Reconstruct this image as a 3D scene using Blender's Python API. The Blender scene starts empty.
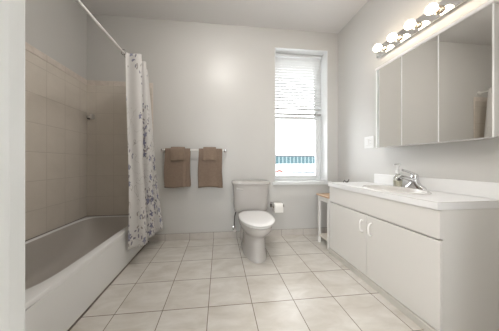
import bpy, bmesh, math, random
from mathutils import Vector, Matrix

# ------------------------------------------------------------------ scene, camera, light
S = bpy.context.scene
COL = S.collection
PI = math.pi
random.seed(7)

cam_d = bpy.data.cameras.new('camera')
cam = bpy.data.objects.new('camera', cam_d)
COL.objects.link(cam)
cam.location = (0.0, 0.0, 1.0)
cam.rotation_euler = (PI / 2, 0, -0.1034)
cam_d.sensor_width = 36.0
cam_d.lens = 36.0 * 179.5 / 499.0
cam_d.shift_x = 11.5 / 499.0
cam_d.shift_y = -3.3 / 499.0
cam_d.clip_start = 0.02
cam_d.clip_end = 500
S.camera = cam

SKY = 4.6          # overcast sky seen and felt through the window
BULB = 8.0        # globe bulbs of the light bar
LAMP = 40.0         # round ceiling lamp over the middle of the room
HALL_FILL = 75.0        # added, unseen hallway lamp giving fill light through the doorway
w = bpy.data.worlds.new('world')
S.world = w
w.use_nodes = True
bg = w.node_tree.nodes['Background']
bg.inputs[0].default_value = (0.95, 0.98, 1.0, 1)
bg.inputs[1].default_value = SKY

vs = S.view_settings
vs.view_transform = 'Standard'
vs.look = 'None'
vs.gamma = 1.0
vs.use_curve_mapping = False
vs.exposure = 0.84

# ------------------------------------------------------------------ room measures (metres)
XL, XR, D, H = -1.612, 1.662, 2.372, 2.815
YF, YB = 0.33, 0.21            # front wall: room face, hall face
TUBX, TUBY, TUBZ = -0.885, 0.86, 0.345
WX0, WX1, WZ0, WZ1 = 0.748, 1.508, 0.738, 2.560   # window opening

# ------------------------------------------------------------------ materials
def new_mat(name):
    m = bpy.data.materials.new(name)
    m.use_nodes = True
    return m, m.node_tree, m.node_tree.nodes['Principled BSDF']

def N(nt, t, **kw):
    n = nt.nodes.new(t)
    for k, v in kw.items():
        setattr(n, k, v)
    return n

def mth(nt, op, a, b=None, c=None, clamp=False):
    n = N(nt, 'ShaderNodeMath', operation=op, use_clamp=clamp)
    for i, v in enumerate((a, b, c)):
        if v is None:
            continue
        if isinstance(v, (int, float)):
            n.inputs[i].default_value = v
        else:
            nt.links.new(v, n.inputs[i])
    return n.outputs[0]

def mixc(nt, fac, a, b):
    n = N(nt, 'ShaderNodeMix', data_type='RGBA')
    for sock, v in ((n.inputs[0], fac), (n.inputs[6], a), (n.inputs[7], b)):
        if isinstance(v, (int, float)):
            sock.default_value = v
        elif isinstance(v, tuple):
            sock.default_value = (*v, 1) if len(v) == 3 else v
        else:
            nt.links.new(v, sock)
    return n.outputs[2]

def noise_mat(name, c1, c2, scale=8.0, rough=0.5, metal=0.0, bump=0.0, bscale=60.0, detail=4.0, spec=0.5):
    """plain surface with a slight procedural variation"""
    m, nt, b = new_mat(name)
    tc = N(nt, 'ShaderNodeTexCoord')
    no = N(nt, 'ShaderNodeTexNoise')
    no.inputs['Scale'].default_value = scale
    no.inputs['Detail'].default_value = detail
    nt.links.new(tc.outputs['Object'], no.inputs['Vector'])
    nt.links.new(mixc(nt, no.outputs['Fac'], c1, c2), b.inputs['Base Color'])
    b.inputs['Roughness'].default_value = rough
    b.inputs['Metallic'].default_value = metal
    b.inputs['Specular IOR Level'].default_value = spec
    if bump:
        n2 = N(nt, 'ShaderNodeTexNoise')
        n2.inputs['Scale'].default_value = bscale
        nt.links.new(tc.outputs['Object'], n2.inputs['Vector'])
        bp = N(nt, 'ShaderNodeBump')
        bp.inputs['Strength'].default_value = bump
        bp.inputs['Distance'].default_value = 0.002
        nt.links.new(n2.outputs['Fac'], bp.inputs['Height'])
        nt.links.new(bp.outputs[0], b.inputs['Normal'])
    return m

def tile_mat(name, axes, origin, size, c1, c2, grout, rough, mortar, veins=0.35, nscale=5.0, vdir=(1, 1, 1)):
    """rectangular tiles laid in world space, axes = the two world axes of the face"""
    m, nt, b = new_mat(name)
    g = N(nt, 'ShaderNodeNewGeometry')
    sp = N(nt, 'ShaderNodeSeparateXYZ')
    nt.links.new(g.outputs['Position'], sp.inputs[0])
    u = mth(nt, 'SUBTRACT', sp.outputs[axes[0]], origin[0] - 40 * size[0])
    v = mth(nt, 'SUBTRACT', sp.outputs[axes[1]], origin[1] - 40 * size[1])
    cb = N(nt, 'ShaderNodeCombineXYZ')
    nt.links.new(u, cb.inputs[0]); nt.links.new(v, cb.inputs[1])
    br = N(nt, 'ShaderNodeTexBrick', offset=0.0, squash=1.0)
    br.inputs['Scale'].default_value = 1.0
    br.inputs['Mortar Size'].default_value = mortar
    br.inputs['Mortar Smooth'].default_value = 0.3
    br.inputs['Bias'].default_value = 0.0
    br.inputs['Brick Width'].default_value = size[0]
    br.inputs['Row Height'].default_value = size[1]
    br.inputs['Color1'].default_value = (0.0, 0.0, 0.0, 1)
    br.inputs['Color2'].default_value = (1.0, 1.0, 1.0, 1)
    nt.links.new(cb.outputs[0], br.inputs['Vector'])
    # marbling, shifted per tile
    mp = N(nt, 'ShaderNodeVectorMath', operation='MULTIPLY')
    nt.links.new(g.outputs['Position'], mp.inputs[0])
    mp.inputs[1].default_value = vdir
    ad = N(nt, 'ShaderNodeVectorMath', operation='ADD')
    nt.links.new(mp.outputs[0], ad.inputs[0]); nt.links.new(br.outputs['Color'], ad.inputs[1])
    no = N(nt, 'ShaderNodeTexNoise')
    no.inputs['Scale'].default_value = nscale
    no.inputs['Detail'].default_value = 6.0
    no.inputs['Roughness'].default_value = 0.6
    no.inputs['Distortion'].default_value = 0.6
    nt.links.new(ad.outputs[0], no.inputs['Vector'])
    rp = N(nt, 'ShaderNodeValToRGB')
    rp.color_ramp.elements[0].position = 0.5 - veins / 2
    rp.color_ramp.elements[1].position = 0.5 + veins / 2
    rp.color_ramp.elements[0].color = (*c1, 1)
    rp.color_ramp.elements[1].color = (*c2, 1)
    nt.links.new(no.outputs['Fac'], rp.inputs['Fac'])
    nt.links.new(mixc(nt, br.outputs['Fac'], rp.outputs['Color'], grout), b.inputs['Base Color'])
    b.inputs['Roughness'].default_value = rough
    bp = N(nt, 'ShaderNodeBump', invert=True)
    bp.inputs['Strength'].default_value = 0.5
    bp.inputs['Distance'].default_value = 0.002
    nt.links.new(br.outputs['Fac'], bp.inputs['Height'])
    nt.links.new(bp.outputs[0], b.inputs['Normal'])
    return m

def glass_mat(name, tint=(1, 1, 1), ior=1.45):
    m = bpy.data.materials.new(name); m.use_nodes = True
    nt = m.node_tree; nt.nodes.clear()
    o = N(nt, 'ShaderNodeOutputMaterial')
    t = N(nt, 'ShaderNodeBsdfTransparent'); t.inputs[0].default_value = (*tint, 1)
    gl = N(nt, 'ShaderNodeBsdfGlossy'); gl.inputs['Roughness'].default_value = 0.0
    fr = N(nt, 'ShaderNodeFresnel'); fr.inputs[0].default_value = ior
    mx = N(nt, 'ShaderNodeMixShader')
    nt.links.new(fr.outputs[0], mx.inputs[0]); nt.links.new(t.outputs[0], mx.inputs[1]); nt.links.new(gl.outputs[0], mx.inputs[2])
    nt.links.new(mx.outputs[0], o.inputs[0])
    return m

def emit_mat(name, col, strength):
    m, nt, b = new_mat(name)
    b.inputs['Base Color'].default_value = (0.9, 0.9, 0.88, 1)
    b.inputs['Emission Color'].default_value = (*col, 1)
    b.inputs['Emission Strength'].default_value = strength
    return m

WALL = (0.56, 0.545, 0.52)
M = {}
M['paint'] = noise_mat('wall_paint', (0.555, 0.541, 0.515), (0.575, 0.561, 0.535), 3, 0.38, bump=0.05, bscale=180)
M['ceiling'] = noise_mat('ceiling_paint', (0.71, 0.695, 0.685), (0.73, 0.715, 0.705), 3, 0.7)
M['trim'] = noise_mat('white_trim_paint', (0.74, 0.76, 0.75), (0.77, 0.785, 0.775), 6, 0.35)
M['sash'] = noise_mat('white_vinyl', (0.71, 0.72, 0.72), (0.74, 0.75, 0.75), 6, 0.35)
M['floor'] = tile_mat('floor_tile', (0, 1), (-0.0752, 1.8659), (0.3052, 0.3052), (0.53, 0.49, 0.43), (0.71, 0.685, 0.64), (0.20, 0.165, 0.13), 0.2, 0.0028, 0.5, 4.5, (1, 2.2, 1))
M['base'] = tile_mat('base_tile', (0, 2), (-0.0752, 0.087), (0.3052, 0.5), (0.50, 0.455, 0.41), (0.62, 0.585, 0.545), (0.2, 0.17, 0.14), 0.25, 0.0022, 0.5, 4.5)
M['base_r'] = tile_mat('base_tile_right', (1, 2), (1.8659, 0.087), (0.3052, 0.5), (0.50, 0.455, 0.41), (0.62, 0.585, 0.545), (0.2, 0.17, 0.14), 0.25, 0.0022, 0.5, 4.5)
TC = ((0.60, 0.545, 0.475), (0.67, 0.61, 0.535), (0.53, 0.475, 0.41))
M['tile_back'] = tile_mat('surround_tile_back', (0, 2), (-1.500, 0.835), (0.201, 0.254), *TC, 0.22, 0.0022, 0.6, 5)
M['tile_left'] = tile_mat('surround_tile_left', (1, 2), (2.05, 0.835), (0.201, 0.254), *TC, 0.22, 0.0022, 0.6, 5)
BC = ((0.60, 0.53, 0.465), (0.70, 0.625, 0.56), (0.52, 0.45, 0.39))
M['border_back'] = tile_mat('border_tile_back', (0, 2), (-1.500, 0.0), (0.201, 0.5), *BC, 0.3, 0.002, 0.3, 22)
M['border_left'] = tile_mat('border_tile_left', (1, 2), (2.05, 0.0), (0.201, 0.5), *BC, 0.3, 0.002, 0.3, 22)
M['caulk'] = noise_mat('grey_joint', (0.16, 0.13, 0.11), (0.22, 0.19, 0.16), 20, 0.7)
M['tub'] = noise_mat('tub_enamel_shaded', (0.47, 0.435, 0.395), (0.495, 0.46, 0.42), 4, 0.16)  # basin colour darker than the rim: shade inside the tub is painted in
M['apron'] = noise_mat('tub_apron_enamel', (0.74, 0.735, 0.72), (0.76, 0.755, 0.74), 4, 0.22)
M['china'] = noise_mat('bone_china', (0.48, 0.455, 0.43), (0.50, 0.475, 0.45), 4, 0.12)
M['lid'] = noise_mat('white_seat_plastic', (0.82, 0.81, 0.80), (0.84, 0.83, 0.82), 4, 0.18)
M['seat'] = noise_mat('seat_plastic', (0.66, 0.65, 0.63), (0.68, 0.67, 0.65), 4, 0.25)
M['chrome'] = noise_mat('chrome', (0.70, 0.70, 0.71), (0.76, 0.76, 0.77), 5, 0.12, 1.0)
M['plate_chrome'] = noise_mat('polished_chrome', (0.80, 0.79, 0.78), (0.82, 0.81, 0.80), 5, 0.07, 1.0)
M['socket'] = noise_mat('socket_metal', (0.66, 0.58, 0.46), (0.74, 0.66, 0.54), 5, 0.2, 1.0)
M['darkmetal'] = noise_mat('dark_metal', (0.10, 0.09, 0.085), (0.15, 0.14, 0.13), 9, 0.35, 0.6)
M['post'] = noise_mat('tarnished_chrome', (0.28, 0.26, 0.24), (0.36, 0.34, 0.31), 9, 0.25, 1.0)
M['rail'] = noise_mat('grey_rail', (0.36, 0.36, 0.355), (0.39, 0.39, 0.385), 9, 0.5)
M['mirror'] = noise_mat('mirror_glass', (0.80, 0.79, 0.765), (0.81, 0.80, 0.775), 2, 0.0, 1.0)
M['mirror_edge'] = noise_mat('mirror_edge', (0.90, 0.90, 0.89), (0.93, 0.93, 0.92), 4, 0.2)
M['cabinet_white'] = noise_mat('white_cabinet', (0.78, 0.76, 0.74), (0.80, 0.78, 0.76), 5, 0.35)
M['laminate'] = noise_mat('cream_laminate', (0.71, 0.69, 0.655), (0.73, 0.71, 0.675), 3, 0.32)
M['counter'] = noise_mat('counter_laminate', (0.80, 0.795, 0.785), (0.83, 0.825, 0.815), 12, 0.28)
M['kick'] = noise_mat('kick_laminate', (0.56, 0.535, 0.49), (0.60, 0.575, 0.53), 7, 0.4)
M['handle'] = noise_mat('white_plastic_handle', (0.84, 0.82, 0.79), (0.87, 0.85, 0.82), 9, 0.25)
M['sink'] = noise_mat('white_sink_china', (0.64, 0.615, 0.58), (0.66, 0.635, 0.60), 4, 0.1)
M['towel'] = noise_mat('brown_terry', (0.19, 0.138, 0.102), (0.26, 0.195, 0.15), 40, 0.95, bump=1.0, bscale=420, spec=0.1)
M['towel_small'] = noise_mat('brown_terry_light', (0.215, 0.16, 0.12), (0.285, 0.215, 0.165), 40, 0.95, bump=1.0, bscale=420, spec=0.1)
M['paper'] = noise_mat('toilet_paper', (0.84, 0.82, 0.78), (0.87, 0.85, 0.81), 30, 0.95, bump=0.4, bscale=150)
M['card'] = noise_mat('cardboard', (0.38, 0.28, 0.19), (0.43, 0.32, 0.22), 30, 0.9)
M['stand_white'] = noise_mat('off_white_wood_paint', (0.74, 0.72, 0.69), (0.78, 0.76, 0.73), 9, 0.5)
M['stand_shelf'] = noise_mat('cream_wood_paint', (0.68, 0.63, 0.56), (0.74, 0.69, 0.62), 9, 0.5)
M['wood'] = noise_mat('brown_wood', (0.42, 0.26, 0.15), (0.58, 0.40, 0.25), 14, 0.5)
M['rod'] = noise_mat('white_rod_enamel', (0.76, 0.74, 0.71), (0.79, 0.77, 0.74), 4, 0.3)
M['plastic'] = noise_mat('white_plastic', (0.72, 0.715, 0.70), (0.75, 0.745, 0.73), 9, 0.3)
M['slot'] = noise_mat('dark_slot', (0.10, 0.10, 0.10), (0.14, 0.14, 0.13), 9, 0.5)
M['soap'] = noise_mat('cream_soap', (0.80, 0.74, 0.55), (0.84, 0.79, 0.62), 9, 0.3)
M['glass'] = glass_mat('window_glass')
M['bottle'] = glass_mat('clear_plastic', (0.93, 0.93, 0.90), 1.5)
_m = M['bottle']; _nt = _m.node_tree
_d = N(_nt, 'ShaderNodeBsdfDiffuse'); _d.inputs[0].default_value = (0.85, 0.85, 0.82, 1)
_x = N(_nt, 'ShaderNodeMixShader'); _x.inputs[0].default_value = 0.22
_o = [n for n in _nt.nodes if n.type == 'OUTPUT_MATERIAL'][0]
_src = _o.inputs[0].links[0].from_socket
_nt.links.new(_src, _x.inputs[1]); _nt.links.new(_d.outputs[0], _x.inputs[2]); _nt.links.new(_x.outputs[0], _o.inputs[0])
M['bulb'] = emit_mat('lit_bulb', (1.0, 0.83, 0.65), BULB)
M['hall_fill_lamp'] = emit_mat('lit_hall_fill_diffuser', (1.0, 0.95, 0.89), HALL_FILL)
M['room_lamp'] = emit_mat('lit_room_diffuser', (1.0, 0.97, 0.93), LAMP)
M['snow'] = noise_mat('pale_ground', (0.72, 0.73, 0.74), (0.82, 0.83, 0.84), 0.05, 0.9)
M['facade'] = noise_mat('white_facade', (0.74, 0.76, 0.77), (0.80, 0.82, 0.83), 0.1, 0.8)
M['teal'] = noise_mat('teal_glazing', (0.030, 0.058, 0.066), (0.050, 0.082, 0.090), 0.25, 0.9, spec=0.0)
M['mullion'] = noise_mat('pale_teal_mullion', (0.13, 0.16, 0.165), (0.14, 0.17, 0.175), 0.3, 0.9, spec=0.0)
M['roofgrey'] = noise_mat('grey_roof_edge', (0.055, 0.06, 0.065), (0.065, 0.07, 0.076), 0.2, 0.9, spec=0.0)
M['carred'] = noise_mat('red_car_paint', (0.16, 0.05, 0.04), (0.2, 0.06, 0.05), 1, 0.8, spec=0.1)
M['tyre'] = noise_mat('tyre', (0.04, 0.04, 0.04), (0.06, 0.06, 0.06), 3, 0.8)

# blind slats let some daylight through
m, nt, b = new_mat('blind_slat')
nt.nodes.remove(b)
df = N(nt, 'ShaderNodeBsdfDiffuse'); df.inputs[0].default_value = (0.82, 0.82, 0.81, 1)
tr = N(nt, 'ShaderNodeBsdfTranslucent'); tr.inputs[0].default_value = (0.80, 0.80, 0.79, 1)
mx = N(nt, 'ShaderNodeMixShader'); mx.inputs[0].default_value = 0.16
nt.links.new(df.outputs[0], mx.inputs[1]); nt.links.new(tr.outputs[0], mx.inputs[2])
nt.links.new(mx.outputs[0], nt.nodes['Material Output'].inputs[0])
M['slat'] = m

def curtain_mat():
    m, nt, b = new_mat('floral_curtain_fabric')
    uv = N(nt, 'ShaderNodeUVMap')
    sp = N(nt, 'ShaderNodeSeparateXYZ'); nt.links.new(uv.outputs[0], sp.inputs[0])
    h = sp.outputs[1]                         # metres above the hem
    def flowers(scale, r0, petals, keep, off):
        mp = N(nt, 'ShaderNodeVectorMath', operation='MULTIPLY_ADD')
        nt.links.new(uv.outputs[0], mp.inputs[0])
        mp.inputs[1].default_value = (scale, scale, 0); mp.inputs[2].default_value = (off, off * 1.7, 0)
        vo = N(nt, 'ShaderNodeTexVoronoi', voronoi_dimensions='2D', feature='F1')
        vo.inputs['Scale'].default_value = 1.0
        vo.inputs['Randomness'].default_value = 0.85
        nt.links.new(mp.outputs[0], vo.inputs['Vector'])
        df = N(nt, 'ShaderNodeVectorMath', operation='SUBTRACT')
        nt.links.new(mp.outputs[0], df.inputs[0]); nt.links.new(vo.outputs['Position'], df.inputs[1])
        s2 = N(nt, 'ShaderNodeSeparateXYZ'); nt.links.new(df.outputs[0], s2.inputs[0])
        cs = N(nt, 'ShaderNodeSeparateXYZ'); nt.links.new(vo.outputs['Color'], cs.inputs[0])
        an = mth(nt, 'ARCTAN2', s2.outputs[1], s2.outputs[0])
        an = mth(nt, 'ADD', an, mth(nt, 'MULTIPLY', cs.outputs[1], 6.28))
        pet = mth(nt, 'COSINE', mth(nt, 'MULTIPLY', an, float(petals)))
        rad = mth(nt, 'MULTIPLY_ADD', pet, 0.24 * r0, 0.66 * r0)
        inside = mth(nt, 'LESS_THAN', vo.outputs['Distance'], rad)
        dens = mth(nt, 'MULTIPLY_ADD', mth(nt, 'SUBTRACT', 1.15, h), 0.34, keep - 0.34)
        pn = N(nt, 'ShaderNodeTexNoise', noise_dimensions='2D'); pn.inputs['Scale'].default_value = 3.2; pn.inputs['Detail'].default_value = 1.0
        nt.links.new(uv.outputs[0], pn.inputs['Vector'])
        dens = mth(nt, 'ADD', dens, mth(nt, 'MULTIPLY', mth(nt, 'SUBTRACT', pn.outputs['Fac'], 0.5), 2.2))
        sel = mth(nt, 'LESS_THAN', cs.outputs[0], dens)
        return mth(nt, 'MULTIPLY', inside, sel), cs.outputs[2]
    f1, r1 = flowers(8.5, 0.36, 5, 0.50, 0.0)
    f2, r2 = flowers(19.0, 0.40, 2, 0.46, 3.3)
    f3, r3 = flowers(15.0, 0.30, 2, 0.40, 7.9)
    # thin stems
    wv = N(nt, 'ShaderNodeTexNoise', noise_dimensions='2D')
    wv.inputs['Scale'].default_value = 7.0; wv.inputs['Detail'].default_value = 1.0
    nt.links.new(uv.outputs[0], wv.inputs['Vector'])
    st = mth(nt, 'LESS_THAN', mth(nt, 'ABSOLUTE', mth(nt, 'SUBTRACT', wv.outputs['Fac'], 0.5)), 0.006)
    st = mth(nt, 'MULTIPLY', st, mth(nt, 'LESS_THAN', h, 1.35))
    c = mixc(nt, mth(nt, 'MULTIPLY', st, 0.55), (0.72, 0.70, 0.68), (0.30, 0.27, 0.24))
    c = mixc(nt, mth(nt, 'MULTIPLY', f3, 0.8), c, (0.28, 0.24, 0.21))
    c = mixc(nt, mth(nt, 'MULTIPLY', f2, 0.85), c, (0.20, 0.19, 0.24))
    c = mixc(nt, mth(nt, 'MULTIPLY', f1, 0.9), c, mixc(nt, r1, (0.13, 0.13, 0.22), (0.30, 0.30, 0.40)))
    nt.links.new(c, b.inputs['Base Color'])
    b.inputs['Roughness'].default_value = 0.8
    b.inputs['Specular IOR Level'].default_value = 0.15
    tl = N(nt, 'ShaderNodeBsdfTranslucent'); nt.links.new(c, tl.inputs[0])
    mx = N(nt, 'ShaderNodeMixShader'); mx.inputs[0].default_value = 0.25
    nt.links.new(b.outputs[0], mx.inputs[1]); nt.links.new(tl.outputs[0], mx.inputs[2])
    nt.links.new(mx.outputs[0], nt.nodes['Material Output'].inputs[0])
    return m
M['curtain'] = curtain_mat()

# ------------------------------------------------------------------ mesh helpers
def box(bm, x0, x1, y0, y1, z0, z1, bev=0.0, seg=2):
    r = bmesh.ops.create_cube(bm, size=1.0)
    vv = r['verts']
    for v in vv:
        v.co = Vector(((x0 + x1) / 2 + v.co.x * (x1 - x0), (y0 + y1) / 2 + v.co.y * (y1 - y0), (z0 + z1) / 2 + v.co.z * (z1 - z0)))
    if bev > 0:
        es = list({e for v in vv for e in v.link_edges})
        bmesh.ops.bevel(bm, geom=es, offset=bev, segments=seg, profile=0.5, affect='EDGES')

def quad(bm, pts):
    bm.faces.new([bm.verts.new(p) for p in pts])

def tube(bm, pts, r, seg=12, cap=True):
    """swept tube; r a number or one radius per point"""
    pts = [Vector(p) for p in pts]
    rs = r if isinstance(r, (list, tuple)) else [r] * len(pts)
    rings = []
    prev = None
    for i, p in enumerate(pts):
        t = (pts[min(i + 1, len(pts) - 1)] - pts[max(i - 1, 0)]).normalized()
        if prev is None:
            a = Vector((0, 0, 1)) if abs(t.z) < 0.9 else Vector((1, 0, 0))
            n = t.cross(a).normalized()
        else:
            n = (prev - t * prev.dot(t)).normalized()
        prev = n
        bn = t.cross(n)
        rings.append([bm.verts.new(p + (n * math.cos(2 * PI * k / seg) + bn * math.sin(2 * PI * k / seg)) * rs[i]) for k in range(seg)])
    for a, b2 in zip(rings, rings[1:]):
        for k in range(seg):
            bm.faces.new((a[k], a[(k + 1) % seg], b2[(k + 1) % seg], b2[k]))
    if cap:
        bm.faces.new(list(reversed(rings[0]))); bm.faces.new(rings[-1])

def loft(bm, rings, cap0=True, cap1=True, closed=True):
    vr = [[bm.verts.new(p) for p in r] for r in rings]
    n = len(vr[0])
    for a, b2 in zip(vr, vr[1:]):
        for k in range(n if closed else n - 1):
            bm.faces.new((a[k], a[(k + 1) % n], b2[(k + 1) % n], b2[k]))
    if cap0: bm.faces.new(list(reversed(vr[0])))
    if cap1: bm.faces.new(vr[-1])

def lathe(bm, prof, c, axis='z', seg=24):
    """prof: list of (radius, distance along the axis)"""
    rings = []
    for r, t in prof:
        ring = []
        for k in range(seg):
            a = 2 * PI * k / seg
            u, v = r * math.cos(a), r * math.sin(a)
            p = {'z': (u, v, t), 'x': (t, u, v), 'y': (v, t, u)}[axis]
            ring.append((c[0] + p[0], c[1] + p[1], c[2] + p[2]))
        rings.append(ring)
    loft(bm, rings)

def obj(name, bm, mat, parent=None, smooth=False, label=None):
    """one mesh object from a bmesh given in world coordinates"""
    bmesh.ops.recalc_face_normals(bm, faces=bm.faces)
    off = parent.get('_w') if parent is not None else None
    me = bpy.data.meshes.new(name)
    if parent is not None:
        base = WORLD[parent]
        bmesh.ops.translate(bm, verts=bm.verts, vec=-base)
        WORLDN = base
    else:
        WORLDN = Vector((0, 0, 0))
    bm.to_mesh(me); bm.free()
    if smooth:
        me.polygons.foreach_set('use_smooth', [True] * len(me.polygons))
        try:
            me.set_sharp_from_angle(angle=math.radians(40))
        except Exception:
            pass
    me.materials.append(mat)
    o = bpy.data.objects.new(name, me)
    COL.objects.link(o)
    if parent is not None:
        o.parent = parent
    WORLD[o] = WORLDN
    if label: o['label'] = label
    return o
WORLD = {}

def thing(name, label, cat, loc, group=None):
    o = bpy.data.objects.new(name, None)
    o.empty_display_size = 0.05
    COL.objects.link(o)
    o.location = loc
    WORLD[o] = Vector(loc)
    o['label'] = label; o['category'] = cat
    if group: o['group'] = group
    return o

def tag(o, label, cat, group=None):
    o['label'] = label; o['category'] = cat
    if group: o['group'] = group
    return o

def struct(name, bm, mat, label, cat, smooth=False):
    o = obj(name, bm, mat, None, smooth)
    o['kind'] = 'structure'; o['label'] = label; o['category'] = cat
    return o

def B():
    return bmesh.new()

def dup(root, delta, label=None):
    """copy of a thing with copies of its parts and sub-parts"""
    r = root.copy(); COL.objects.link(r)
    r.location = root.location + Vector(delta)
    if label: r['label'] = label
    for ch in list(root.children):
        c = ch.copy(); COL.objects.link(c); c.parent = r
        for g in list(ch.children):
            d = g.copy(); COL.objects.link(d); d.parent = c
    return r

# ------------------------------------------------------------------ the setting
bm = B(); box(bm, XL - 0.15, XR + 0.15, YB - 0.02, D + 0.3, -0.12, 0.0)
struct('floor', bm, M['floor'], 'pale marbled square ceramic tile floor with dark grout', 'floor')
bm = B(); box(bm, XL - 0.15, XR + 0.15, YB, D + 0.3, H, H + 0.12)
struct('ceiling', bm, M['ceiling'], 'plain white painted bathroom ceiling', 'ceiling')
bm = B(); box(bm, XL - 0.15, XL, YB, D + 0.3, 0, H)
struct('wall_left', bm, M['paint'], 'grey painted left wall above the bathtub tiles', 'wall')
bm = B(); box(bm, XR, XR + 0.15, YB, D + 0.3, 0, H)
struct('wall_right', bm, M['paint'], 'light grey painted wall behind the mirror cabinet and vanity', 'wall')
bm = B()
y1 = D + 0.30
box(bm, XL, WX0, D, y1, 0, H); box(bm, WX1, XR, D, y1, 0, H)
box(bm, WX0, WX1, D, y1, 0, WZ0 - 0.03); box(bm, WX0, WX1, D, y1, WZ1, H)
struct('wall_back', bm, M['paint'], 'grey painted back wall with towel bar and window', 'wall')
DX0, DX1, DZ = -0.323, 0.98, 2.10
bm = B()
box(bm, XL, DX0 - 0.02, YB, YF, 0, H); box(bm, DX1 + 0.02, XR, YB, YF, 0, H); box(bm, DX0 - 0.02, DX1 + 0.02, YB, YF, DZ + 0.02, H)
struct('wall_front', bm, M['paint'], 'grey painted front wall around the open doorway', 'wall')
bm = B(); box(bm, XL, TUBX - 0.005, YF, TUBY, 0, H)
struct('wall_alcove', bm, M['paint'], 'painted wall closing the near end of the tub alcove', 'wall')

# doorway lining and casings, white
dr = thing('door_1', 'white painted door frame at the left edge of the view', 'door frame', (DX0, YF, 0))
dr['kind'] = 'structure'
bm = B(); box(bm, DX0 - 0.02, DX0, YB, YF, 0, DZ); obj('jamb', bm, M['trim'], dr)
bm = B(); box(bm, DX1, DX1 + 0.02, YB, YF, 0, DZ); obj('jamb', bm, M['trim'], dr)
bm = B(); box(bm, DX0 - 0.02, DX1 + 0.02, YB, YF, DZ, DZ + 0.02); obj('head_jamb', bm, M['trim'], dr)
bm = B(); box(bm, DX0, DX0 + 0.0045, 0.262, 0.3095, 0, DZ, 0.001); obj('door_stop', bm, M['trim'], dr)
for xa, xb in ((DX0 - 0.085, DX0 - 0.006), (DX1 + 0.006, DX1 + 0.085)):
    bm = B(); box(bm, xa, xb, YF, YF + 0.014, 0, DZ + 0.085, 0.004); obj('casing', bm, M['trim'], dr)
bm = B(); box(bm, DX0 - 0.006, DX1 + 0.006, YF, YF + 0.014, DZ + 0.006, DZ + 0.085, 0.004); obj('casing', bm, M['trim'], dr)

# hallway behind the doorway
HY = -1.25
HWX0, HWX1, HWZ0, HWZ1 = -1.58, 0.1, 0.15, 2.70      # its window, added out of view to let in fill light
bm = B()
box(bm, XL - 0.15, XL, HY, YB, 0, H); box(bm, XR, XR + 0.15, HY, YB, 0, H)
box(bm, XL - 0.15, HWX0, HY - 0.12, HY, 0, H); box(bm, HWX1, XR + 0.15, HY - 0.12, HY, 0, H)
box(bm, HWX0, HWX1, HY - 0.12, HY, 0, HWZ0); box(bm, HWX0, HWX1, HY - 0.12, HY, HWZ1, H)
struct('wall_hall', bm, M['ceiling'], 'pale hallway walls behind the camera', 'wall')
bm = B(); box(bm, XL - 0.15, XR + 0.15, HY - 0.12, YB - 0.02, -0.12, 0)
struct('floor_hall', bm, M['stand_white'], 'pale hallway floor behind the camera', 'floor')
bm = B(); box(bm, XL - 0.15, XR + 0.15, HY - 0.12, YB, H, H + 0.12)
struct('ceiling_hall', bm, M['ceiling'], 'white hallway ceiling behind the camera', 'ceiling')

w2 = thing('hall_fill_window', 'wide unseen hallway window added for fill light', 'window', (HWX0, HY, HWZ0))
w2['kind'] = 'structure'
hm = (HWX0 + HWX1) / 2
bm = B()
for xa in (HWX0, hm - 0.03, HWX1 - 0.06):
    box(bm, xa, xa + 0.06, HY - 0.09, HY - 0.03, HWZ0, HWZ1)
for xa, xb in ((HWX0 + 0.06, hm - 0.03), (hm + 0.03, HWX1 - 0.06)):
    box(bm, xa, xb, HY - 0.09, HY - 0.03, HWZ0, HWZ0 + 0.06); box(bm, xa, xb, HY - 0.09, HY - 0.03, HWZ1 - 0.06, HWZ1)
obj('frame', bm, M['sash'], w2)
for xa, xb in ((HWX0 + 0.06, hm - 0.03), (hm + 0.03, HWX1 - 0.06)):
    bm = B(); box(bm, xa, xb, HY - 0.062, HY - 0.058, HWZ0 + 0.06, HWZ1 - 0.06); obj('pane', bm, M['glass'], w2)

# tile skirting
bm = B(); box(bm, TUBX + 0.003, XR - 0.010, D - 0.009, D, 0, 0.087, 0.003)
struct('baseboard_back', bm, M['base'], 'pale tile skirting along the back wall', 'baseboard')
bm = B(); box(bm, XR - 0.009, XR, 1.90, D - 0.009, 0, 0.087, 0.003)
struct('baseboard_right', bm, M['base_r'], 'pale tile skirting on the right wall past the vanity', 'baseboard')

# tile surround of the tub
TT = 0.010
bm = B(); box(bm, XL, XL + TT, TUBY, D - TT, TUBZ - 0.02, 1.937)
struct('trim_1', bm, M['tile_left'], 'beige rectangular wall tiles along the left side of the tub', 'wall tiles')
bm = B(); box(bm, XL, -0.845, D - TT, D, TUBZ - 0.02, 1.937, 0.0)
box(bm, TUBX + 0.003, -0.845, D - TT, D, 0.087, TUBZ - 0.02)
struct('trim_2', bm, M['tile_back'], 'beige rectangular wall tiles on the end wall of the tub', 'wall tiles')
bm = B(); box(bm, XL, XL + TT + 0.003, TUBY, D - TT, 1.937, 2.000, 0.004)
struct('trim_3', bm, M['border_left'], 'patterned beige border tile strip topping the left tub tiles', 'border tiles')
bm = B(); box(bm, XL, -0.845, D - TT - 0.003, D, 1.937, 2.000, 0.004)
struct('trim_4', bm, M['border_back'], 'patterned beige border tile strip topping the end wall tiles', 'border tiles')
bm = B(); box(bm, -0.845, -0.832, D - TT, D, 0.087, 2.000, 0.004)
struct('trim_5', bm, M['border_back'], 'narrow beige bullnose strip edging the tub tiles beside the curtain', 'border tiles')

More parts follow.
